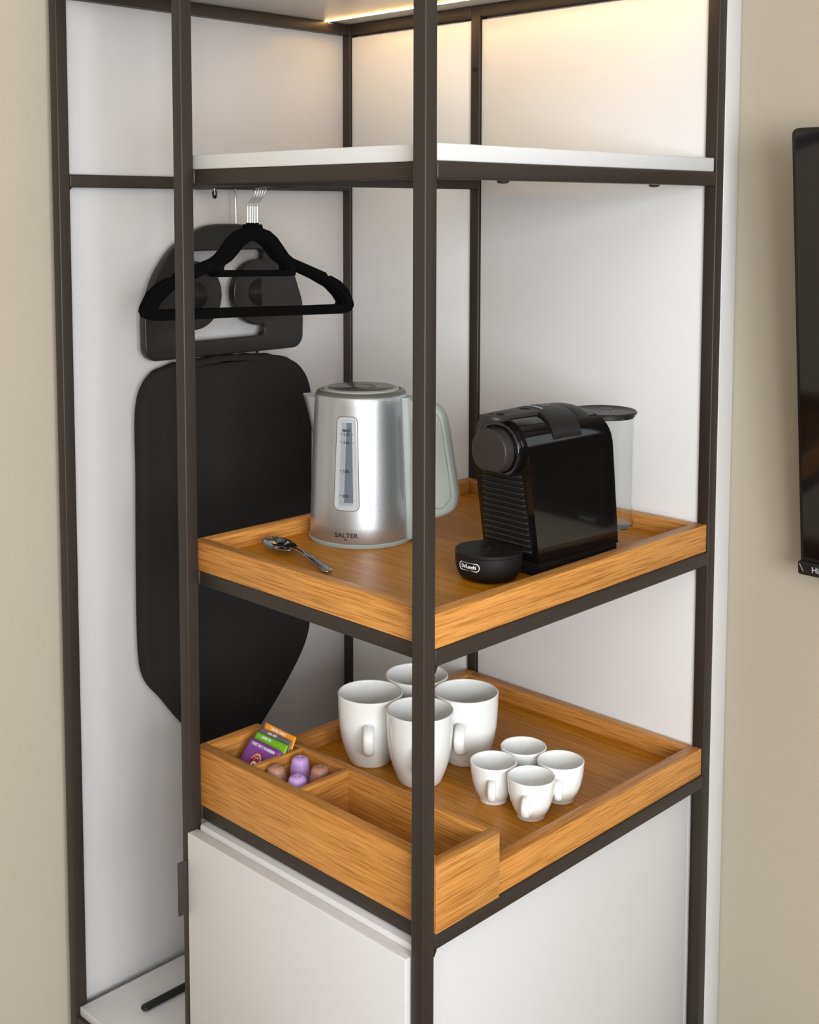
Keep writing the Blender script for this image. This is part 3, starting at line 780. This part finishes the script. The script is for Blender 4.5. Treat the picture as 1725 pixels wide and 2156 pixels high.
    # water tank behind
    tk = lathe('water_tank', [(0.0, 0.0300), (0.0400, 0.0300), (0.0438, 0.0320), (0.0452, 0.0360), (0.0455, 0.1920), (0.0442, 0.1920), (0.0440, 0.0370), (0.0430, 0.0340), (0.0, 0.0335)], 'tank_clear', t, 64, loc=(0.2385, 0, 0))
    lid = lathe('tank_lid', [(0.0, 0.1900), (0.0438, 0.1900), (0.0440, 0.1950), (0.0478, 0.1955), (0.0480, 0.1975), (0.0468, 0.1992), (0.0440, 0.1990), (0.0425, 0.1980), (0.0, 0.1980)], 'black_satin', t, 64, loc=(0.2385, 0, 0))
    for (x, y, rr_) in ((0.012, -0.018, 0.009), (0.020, 0.010, 0.007)):
        rg = curve_mesh([[Vector((rr_*math.cos(a*PI/12), rr_*math.sin(a*PI/12))) for a in range(24)], [Vector((rr_*0.86*math.cos(a*PI/12), rr_*0.86*math.sin(a*PI/12))) for a in range(24)]], 0.0001)
        mesh_from('lid_symbol', rg, lambda c, x=x, y=y: Vector((c.x+x, c.y+y, 0.1983+c.z)), 'ink_grey', lid)
    lathe('tank_foot', [(0.0, 0.0), (0.022, 0.0), (0.022, 0.022), (0.030, 0.0296), (0.0, 0.0296)], 'black_matte', t, 48, loc=(0.2300, 0, 0))
machine()

# ------------------------------------------------------------------ tea sachets
def sachet(name, label, x0, x1, ytop, ztop, lean, h, mat, roll, texts):
    w = x1-x0; la = math.radians(lean)
    t = thing(name, label, 'tea bag', ((x0+x1)/2, ytop-h*math.sin(la), ztop-h*math.cos(la)), 0, 'tea sachets in the organizer')
    up = Vector((0, math.sin(la), math.cos(la))); nrm = Vector((0, -math.cos(la), math.sin(la)))
    cr, sr = math.cos(math.radians(roll)), math.sin(math.radians(roll))
    def P(s, v, off):   # s across (-.5...5), v 0..1 up
        px, pv = s*w, (v-0.5)*h
        qx, qv = px*cr-pv*sr, px*sr+pv*cr
        return Vector((qx, 0, 0))+up*(qv+0.5*h)+nrm*off
    def puff(s, v):
        e = max(0, 1-abs(2*s)**4)*max(0, 1-abs(2*v-1)**6)
        return 0.0016*e+0.0004*math.sin(9*s+7*v)*e
    bm = bmesh.new(); n, m = 16, 16
    Fv = [[bm.verts.new(P(-0.5+i/n, j/m, 0.00025+puff(-0.5+i/n, j/m)+(0.00018*math.cos(i*PI*3) if j in (0, m) else 0))) for i in range(n+1)] for j in range(m+1)]
    Bv = [[bm.verts.new(P(-0.5+i/n, j/m, -0.00025-0.4*puff(-0.5+i/n, j/m))) for i in range(n+1)] for j in range(m+1)]
    for j in range(m):
        for i in range(n):
            bm.faces.new((Fv[j][i], Fv[j][i+1], Fv[j+1][i+1], Fv[j+1][i])); bm.faces.new((Bv[j][i], Bv[j+1][i], Bv[j+1][i+1], Bv[j][i+1]))
    for i in range(n):
        bm.faces.new((Fv[0][i], Bv[0][i], Bv[0][i+1], Fv[0][i+1])); bm.faces.new((Fv[m][i], Fv[m][i+1], Bv[m][i+1], Bv[m][i]))
    for j in range(m):
        bm.faces.new((Fv[j][0], Fv[j+1][0], Bv[j+1][0], Bv[j][0])); bm.faces.new((Fv[j][n], Bv[j][n], Bv[j+1][n], Fv[j+1][n]))
    env = mesh_obj('envelope', bm, mat, t, True)
    for (body, size, s0, v0, m_, sx) in texts:
        me = text_mesh(body, size, 0.00008, 0.00005, 1.0, 'CENTER', sx)
        def fn(c, s0=s0, v0=v0):
            s, v = s0+c.x/w, v0+c.y/h
            return P(s, v, 0.0007+puff(s, min(max(v, 0), 1))+c.z)
        mesh_from('printed_lettering', me, fn, m_, env)
    return t, P, puff, w, h, env
sachet('tea_sachet', 'orange camomile tea sachet, rearmost in the organizer', -0.4335, -0.3640, 0.1215, 0.7452, 25, 0.080, 'foil_orange', -1.5, [('CAMOMILE | KAMILLE', 0.0052, -0.03, 0.945, 'ink_white', 0.70)])
sachet('tea_sachet', 'grey earl grey tea sachet between the orange and green ones', -0.4325, -0.3625, 0.1125, 0.7410, 28, 0.079, 'foil_grey', 0.5, [('EARL GREY', 0.0046, -0.07, 0.962, 'ink_white', 0.85)])
sachet('tea_sachet', 'green tea sachet just behind the purple one', -0.4300, -0.3600, 0.1035, 0.7385, 32, 0.080, 'foil_green', 0.0, [('GREEN TEA', 0.0052, -0.14, 0.945, 'ink_white', 0.80)])
_t, _P, _pf, _w, _h, _env = sachet('tea_sachet', 'purple forest fruit tea sachet with a red oval emblem, frontmost', -0.4295, -0.3600, 0.0915, 0.7335, 38, 0.081, 'foil_purple', -1.0, [('FOREST FRUIT | WALDBEEREN', 0.0056, -0.02, 0.92, 'ink_white', 0.66), ('DOCK', 0.0080, -0.18, 0.40, 'ink_white', 0.85)])
def emblem():
    def on(off):
        def fn(c):
            s, v = -0.03+c.x/_w, 0.655+c.y/_h
            return _P(s, v, off+_pf(s, v)+c.z)
        return fn
    ov = [Vector((0.0118*math.cos(a*PI/20), 0.0138*math.sin(a*PI/20))) for a in range(40)]
    em = mesh_from('oval_emblem', curve_mesh([ov], 0.0002), on(0.0008), 'logo_red', _env)
    word = 'TEEKANNE'
    for i, ch in enumerate(word):
        a = math.radians(162-144*i/(len(word)-1))
        me = text_mesh(ch, 0.0044, 0.0001, 0.00005)
        rot = a-PI/2; cx, cy = 0.0088*math.cos(a), 0.0104*math.sin(a)
        for v in me.vertices:
            x, y = v.co.x, v.co.y
            v.co.x = cx+x*math.cos(rot)-y*math.sin(rot); v.co.y = cy+x*math.sin(rot)+y*math.cos(rot)
        mesh_from('emblem_letter', me, on(0.0012), 'ink_white', _env)
    pot = fillet([(-0.0050, -0.0100, 0.002), (0.0050, -0.0100, 0.002), (0.0062, -0.0035, 0.003), (0.0088, 0.0010, 0.0005), (0.0072, 0.0020, 0.0005), (0.0048, -0.0008, 0.001), (0.0034, 0.0002, 0.001), (0.0040, 0.0062, 0.0016), (-0.0040, 0.0062, 0.0016), (-0.0034, 0.0002, 0.001), (-0.0062, -0.0035, 0.003)], 4)
    hole = fillet([(-0.0022, 0.0005, 0.0006), (0.0022, 0.0005, 0.0006), (0.0026, 0.0048, 0.0008), (-0.0026, 0.0048, 0.0008)], 3)
    mesh_from('emblem_pot', curve_mesh([pot, hole], 0.0001), on(0.0012), 'ink_white', _env)
    sq = [Vector(p) for p in ((-0.0026, -0.0078), (0.0026, -0.0078), (0.0026, -0.0034), (-0.0026, -0.0034))]
    mesh_from('emblem_square', curve_mesh([sq], 0.0001), on(0.0015), 'logo_red', _env)
emblem()

# ------------------------------------------------------------------ coffee capsules
cap_prof = [(0.0, 0.0), (0.0150, 0.0), (0.0156, 0.0006), (0.0156, 0.0014), (0.0146, 0.0018), (0.0143, 0.0200), (0.0140, 0.0240), (0.0132, 0.0258), (0.0130, 0.0268), (0.0122, 0.0320), (0.0108, 0.0350), (0.0085, 0.0368), (0.0050, 0.0377), (0.0042, 0.0372), (0.0018, 0.0372), (0.0012, 0.0380), (0.0, 0.0382)]
c0 = lathe('coffee_capsule', cap_prof, 'capsule_brown', None, 40)
for i, (x, y, mat, lab) in enumerate((( -0.3365, 0.0610, 'capsule_brown', 'brown coffee capsule, the left of two, next to the tea sachets'),
                                      (-0.3355, 0.1040, 'capsule_lilac', 'lilac coffee capsule at the back of its compartment'),
                                      (-0.2930, 0.1030, 'capsule_brown', 'brown coffee capsule, the right of two, by the divider'),
                                      (-0.2930, 0.0620, 'capsule_lilac', 'lilac coffee capsule at the front of its compartment'))):
    o = c0 if i == 0 else c0.copy()
    if i > 0: COL.objects.link(o)
    if mat != 'capsule_brown':
        o.data = c0.data.copy(); o.data.materials.clear(); o.data.materials.append(MATS[mat])
    o.location = (x, y, 0.6921)
    tag(o, lab, 'capsule', 'coffee capsules in the organizer')

# ------------------------------------------------------------------ ironing board and its iron holder on the left panel
XP = -W2
def ironing_board():
    ctrl = [(0.1225, 1.165), (0.1390, 1.213), (0.1760, 1.236), (0.2450, 1.244), (0.3100, 1.246), (0.3900, 1.242), (0.4450, 1.231), (0.4810, 1.208), (0.5005, 1.167), (0.5030, 1.10), (0.5010, 0.95), (0.4990, 0.80), (0.4970, 0.735),
            (0.4780, 0.684), (0.4310, 0.625), (0.3800, 0.573), (0.3350, 0.530), (0.3000, 0.515), (0.2700, 0.535), (0.2426, 0.578), (0.1985, 0.628), (0.1640, 0.672), (0.1310, 0.713), (0.1200, 0.765), (0.1190, 0.90), (0.1215, 1.06)]
    pts = [Vector((a+0.009*max(0, (0.31-a)/0.19), b)) for (a, b) in ctrl]
    out = [Vector((p.x, p.y)) for p in crom([(p.x, p.y, 0) for p in pts], 5, True)]
    t = thing('ironing_board', 'charcoal fabric-covered ironing board hanging nose-down on the white side panel', 'ironing board', (XP, 0.31, 0.515))
    me = curve_mesh([out], 0.0150, 0.0100, 4)
    rnd = random.Random(3)
    def fn(c):
        wob = 0.0012*math.sin(c.x*160)*(1 if c.y > 1.225 else 0)
        return Vector((0.0270+c.z, c.x-0.31, c.y-0.515+wob))
    mesh_from('padded_cover', me, fn, 'board_cloth', t, 60)
    # elastic gather along the top
    path = [(0.0330, 0.20-0.31+0.20*i/40, 1.2425-0.515-0.0020+0.0008*math.sin(i*2.1)-((i-22)/20)**2*0.0035) for i in range(41)]
    bm = bmesh.new(); tube_bm(path, [0.0030+0.0008*math.sin(i*1.7) for i in range(41)], 8, bm)
    mesh_from_o = mesh_obj('gathered_hem', bm, 'board_cloth', t, True)
    # metal bracket behind
    box('board_frame', XP+0.0005, XP+0.0120, 0.18, 0.45, 0.72, 1.15, 'steel_dark', t, 0.002)
ironing_board()
def iron_holder():
    yc, zb = 0.3145, 1.2474
    t = thing('iron_holder', 'black plastic iron holder with round cut-outs hanging above the ironing board', 'holder', (XP, yc, zb))
    hw = 0.1705
    # outer: rectangle with an arched top
    half = [(0.0, 0.2240), (0.040, 0.2215), (0.072, 0.2090), (0.112, 0.1840), (0.1450, 0.1440), (0.1620, 0.1050), (hw, 0.0760), (hw, 0.0250)]
    arc = [Vector((p.x, p.y)) for p in crom([(-a, b, 0) for a, b in half[::-1]]+[(a, b, 0) for a, b in half[1:]], 6)]
    cr = 0.0235
    corner_r = [Vector((hw-cr+cr*math.cos(a), cr+cr*math.sin(a))) for a in [-k*PI/16 for k in range(1, 9)]]
    corner_l = [Vector((-hw+cr+cr*math.cos(a), cr+cr*math.sin(a))) for a in [-PI/2-k*PI/16 for k in range(0, 9)]]
    outer = arc+corner_r+corner_l
    # cut-out: top slot, waist between two round lobes, bottom slot (right half then mirrored)
    R = 0.0580; lz = 0.1040; lx = 0.0125+R
    def lobe(a0, a1, n=18): return [(lx+R*math.cos(a0+(a1-a0)*k/n), lz+R*math.sin(a0+(a1-a0)*k/n)) for k in range(n+1)]
    right = [(0.0, 0.1790), (0.0700, 0.1790), (0.0760, 0.1770), (0.0795, 0.1715), (0.0790, 0.1650)]
    right += lobe(math.radians(86), math.radians(274))
    right += [(0.0765, 0.0480), (0.0805, 0.0430), (0.0800, 0.0345), (0.0755, 0.0290), (0.0690, 0.0275), (0.0, 0.0275)]
    cut = [Vector(p) for p in right]+[Vector((-x, z)) for (x, z) in right[::-1][1:-1]]
    me = curve_mesh([outer, cut], 0.0085, 0.0030, 3)
    pl = mesh_from('holder_plate', me, lambda c: Vector((0.0260+c.z, c.x, c.y)), 'holder_plastic', t, 50)
    # ribbed half-round grips
    for sgn in (-1, 1):
        fx = sgn*0.0735; r = 0.0250
        pts = [Vector((fx-sgn*r*1.15*math.sin(k*PI/20), lz+r*math.cos(k*PI/20))) for k in range(21)]
        g = mesh_from('grip_recess', curve_mesh([pts], 0.0006, 0.0), lambda c: Vector((0.0349+c.z, c.x, c.y)), 'black_matte', pl)
        for i in range(11):
            d = 0.0022+i*0.0024
            hh = r*math.sqrt(max(1-(d/(r*1.15))**2, 0))*0.96
            if hh < 0.002: continue
            bm = bmesh.new(); tube_bm([(0.0357, fx-sgn*d, lz-hh), (0.0357, fx-sgn*d, lz+hh)], 0.0006, 6, bm)
            mesh_obj('grip_rib', bm, 'holder_plastic', pl, True)
    # spacer to the wall and link to the board
    box('wall_spacer', XP+0.0003, XP+0.0180, yc-0.04, yc+0.01, zb+0.19, zb+0.205, 'holder_plastic', t, 0.002)
    box('wall_spacer', XP+0.0003, XP+0.0180, yc-0.13, yc-0.10, zb+0.03, zb+0.06, 'holder_plastic', t, 0.002)
    box('wall_spacer', XP+0.0003, XP+0.0180, yc+0.10, yc+0.13, zb+0.03, zb+0.06, 'holder_plastic', t, 0.002)
    bm = bmesh.new(); tube_bm([(0.028, 0.068, 0.002), (0.028, 0.067, -0.010)], 0.0028, 10, bm)
    mesh_obj('link_pin', bm, 'black_matte', t, True)
    bm = bmesh.new(); tube_bm(crom([(0.030, 0.0215, 0.220), (0.030, 0.0212, 0.250), (0.029, 0.0208, 0.283), (0.026, 0.0205, 0.3035), (0.012, 0.0205, 0.3055), (0.004, 0.0205, 0.3040)], 6), 0.0017, 10, bm)
    tag(mesh_obj('hanging_wire', bm, 'chrome', t, True), 'bright metal wire')
iron_holder()

# ------------------------------------------------------------------ wardrobe rail and hangers
RY, RZ_ = 0.2590, 1.5380
rail = thing('clothes_rail', 'dark clothes rail across the wardrobe carrying the black hangers', 'rail', (-0.6235, RY, RZ_))
bm = bmesh.new(); tube_bm([(-0.1490, 0, 0), (0.1490, 0, 0)], 0.0095, 20, bm); auto_smooth(mesh_obj('rail_tube', bm, 'steel_dark', rail), 50)
kn = lathe('rail_pin', [(0.0, -0.0245), (0.0022, -0.0240), (0.0040, -0.0215), (0.0045, -0.0180), (0.0045, -0.0125), (0.0030, -0.0120), (0.0030, -0.004), (0.0, -0.004)], 'black_gloss', rail, 24, loc=(-0.0920, -0.004, 0.000))
tag(kn, 'black capped pin under the rail')
lathe('pin_collar', [(0.0022, -0.0128), (0.0030, -0.0128), (0.0030, -0.0050), (0.0022, -0.0050)], 'chrome', kn, 20)

def make_hanger():
    t = bpy.data.objects.new('velvet_hanger', None); t.empty_display_size = 0.02; link(t)
    # local x across, z up, origin at hook centre; body 0.068 .. 0.213 below
    zb = -0.2130
    outer_r = [(0.0085, 0.1465), (0.0105, 0.1400), (0.0250, 0.1360), (0.0400, 0.1255), (0.0530, 0.1110), (0.0640, 0.0985), (0.0740, 0.0920), (0.1440, 0.0680), (0.1480, 0.0625), (0.1560, 0.0625), (0.1760, 0.0535), (0.1930, 0.0400), (0.2045, 0.0200), (0.2065, 0.0120), (0.2020, 0.0035), (0.1900, 0.0)]
    outer = [Vector((x, z+zb)) for (x, z) in outer_r]+[Vector((-x, z+zb)) for (x, z) in outer_r[::-1]]
    in1 = [(0.0, 0.1215), (0.0150, 0.1195), (0.0280, 0.1120), (0.0400, 0.0995), (0.0520, 0.0890), (0.0640, 0.0825), (0.0668, 0.0780), (0.0660, 0.0735)]
    up = [Vector((x, z+zb)) for (x, z) in in1]+[Vector((-x, z+zb)) for (x, z) in in1[::-1][:-1]]
    in2 = [(0.0, 0.0640), (0.0780, 0.0640), (0.0800, 0.0760), (0.0900, 0.0735), (0.1300, 0.0590), (0.1640, 0.0440), (0.1820, 0.0295), (0.1905, 0.0190), (0.1890, 0.0150), (0.1800, 0.0142), (0.0, 0.0142)]
    lo = [Vector((x, z+zb)) for (x, z) in in2]+[Vector((-x, z+zb)) for (x, z) in in2[::-1][1:-1]]
    me = curve_mesh([[Vector((p.x*0.925, p.y)) for p in q] for q in (outer, up, lo)], 0.0022, 0.0010, 2)
    mesh_from('hanger_body', me, lambda c: Vector((c.x, c.z, c.y)), 'velvet', t, 50)
    pts = [(0, 0, -0.0680), (0, 0, -0.050), (0, 0, -0.0360), (0.0040, 0, -0.0310), (0.0110, 0, -0.0230), (0.0150, 0, -0.0120), (0.0150, 0, 0.0), (0.0110, 0, 0.0095), (0.0, 0, 0.0125), (-0.0100, 0, 0.0095), (-0.0140, 0, 0.0010)]
    bm = bmesh.new(); tube_bm(crom(pts, 6), 0.0016, 10, bm); mesh_obj('hook', bm, 'chrome', t, True)
    bm = bmesh.new(); tube_bm([(0, 0, -0.0735), (0, 0, -0.0640)], 0.0024, 10, bm); mesh_obj('hook_collar', bm, 'velvet', t, True)
    return t
h0 = make_hanger()
hx = [-0.5985, -0.6045, -0.6105, -0.6165, -0.6225]
names = ['black velvet hanger at the front of the bunch, nearest the shelf', 'black velvet hanger, second in the bunch from the shelf', 'black velvet hanger in the middle of the bunch of five', 'black velvet hanger, second from the ironing board', 'black velvet hanger at the back of the bunch, nearest the ironing board']
for i, x in enumerate(hx):
    o = h0 if i == 0 else copy_tree(h0)
    o.location = (x, RY-0.0085, RZ_+0.001-0.0005*(i % 2))
    o.rotation_euler = (0, math.radians(0.8+0.25*((i*2) % 3)), math.radians(83+0.12*((i*3) % 4)))
    tag(o, names[i], 'hanger', 'black velvet hangers')

# ------------------------------------------------------------------ television
def television():
    X0, Wd, H = 0.1385, 1.11, 0.632
    zb, zt = 0.984, 1.6045
    tilt = math.atan2(0.064, 0.62)
    t = thing('television', 'black flat television tilted forward on the beige wall', 'television', (X0+Wd/2, 0.6380, zb))
    t.rotation_euler = (tilt, 0, 0)
    # local: x across, z up, front faces -y
    def slab(name, x0, x1, y0, y1, z0, z1, r, mat, parent=t, bev=0.001):
        me = curve_mesh([fillet([(x0, z0, r), (x1, z0, r), (x1, z1, r), (x0, z1, r)], 5)], (y1-y0)/2, bev)
        return mesh_from(name, me, lambda c: Vector((c.x, (y0+y1)/2+c.z, c.y)), mat, parent)
    w = Wd/2
    slab('tv_bezel', -w, w, -0.0055, 0.0100, 0.010, H-0.008, 0.0090, 'tv_bezel')
    slab('tv_screen', -w+0.0050, w-0.0050, -0.0062, -0.0050, 0.024, H-0.014, 0.002, 'tv_screen', bev=0.0)
    ch = slab('tv_chin', -w-0.0022, w+0.0022, -0.0105, 0.0080, -0.0005, 0.0190, 0.0035, 'tv_bezel')
    slab('tv_back', -w+0.18, w-0.18, 0.0100, 0.0300, 0.05, 0.45, 0.02, 'tv_bezel')
    # thin light mark on the chin corner and the lettering
    bm = bmesh.new(); tube_bm([(-w+0.0005, -0.0107, 0.0155), (-w+0.0062, -0.0107, 0.0045)], 0.0006, 6, bm); mesh_obj('corner_mark', bm, 'ink_grey', ch)
    me = text_mesh('Hisense', 0.0115, 0.0003, 0.0001, 1.0, 'LEFT')
    mesh_from('brand_lettering', me, lambda c: Vector((-w+0.0185+c.x, -0.0108, 0.0092+c.y)), 'ink_silver', ch)
    mb = bmesh.new(); bmesh.ops.create_cube(mb, size=1.0)
    for v in mb.verts: v.co = Vector((v.co.x*0.24, 0.030+(v.co.y+0.5)*0.030, 0.28+v.co.z*0.16))
    mesh_obj('wall_bracket', mb, 'steel_dark', t)
television()
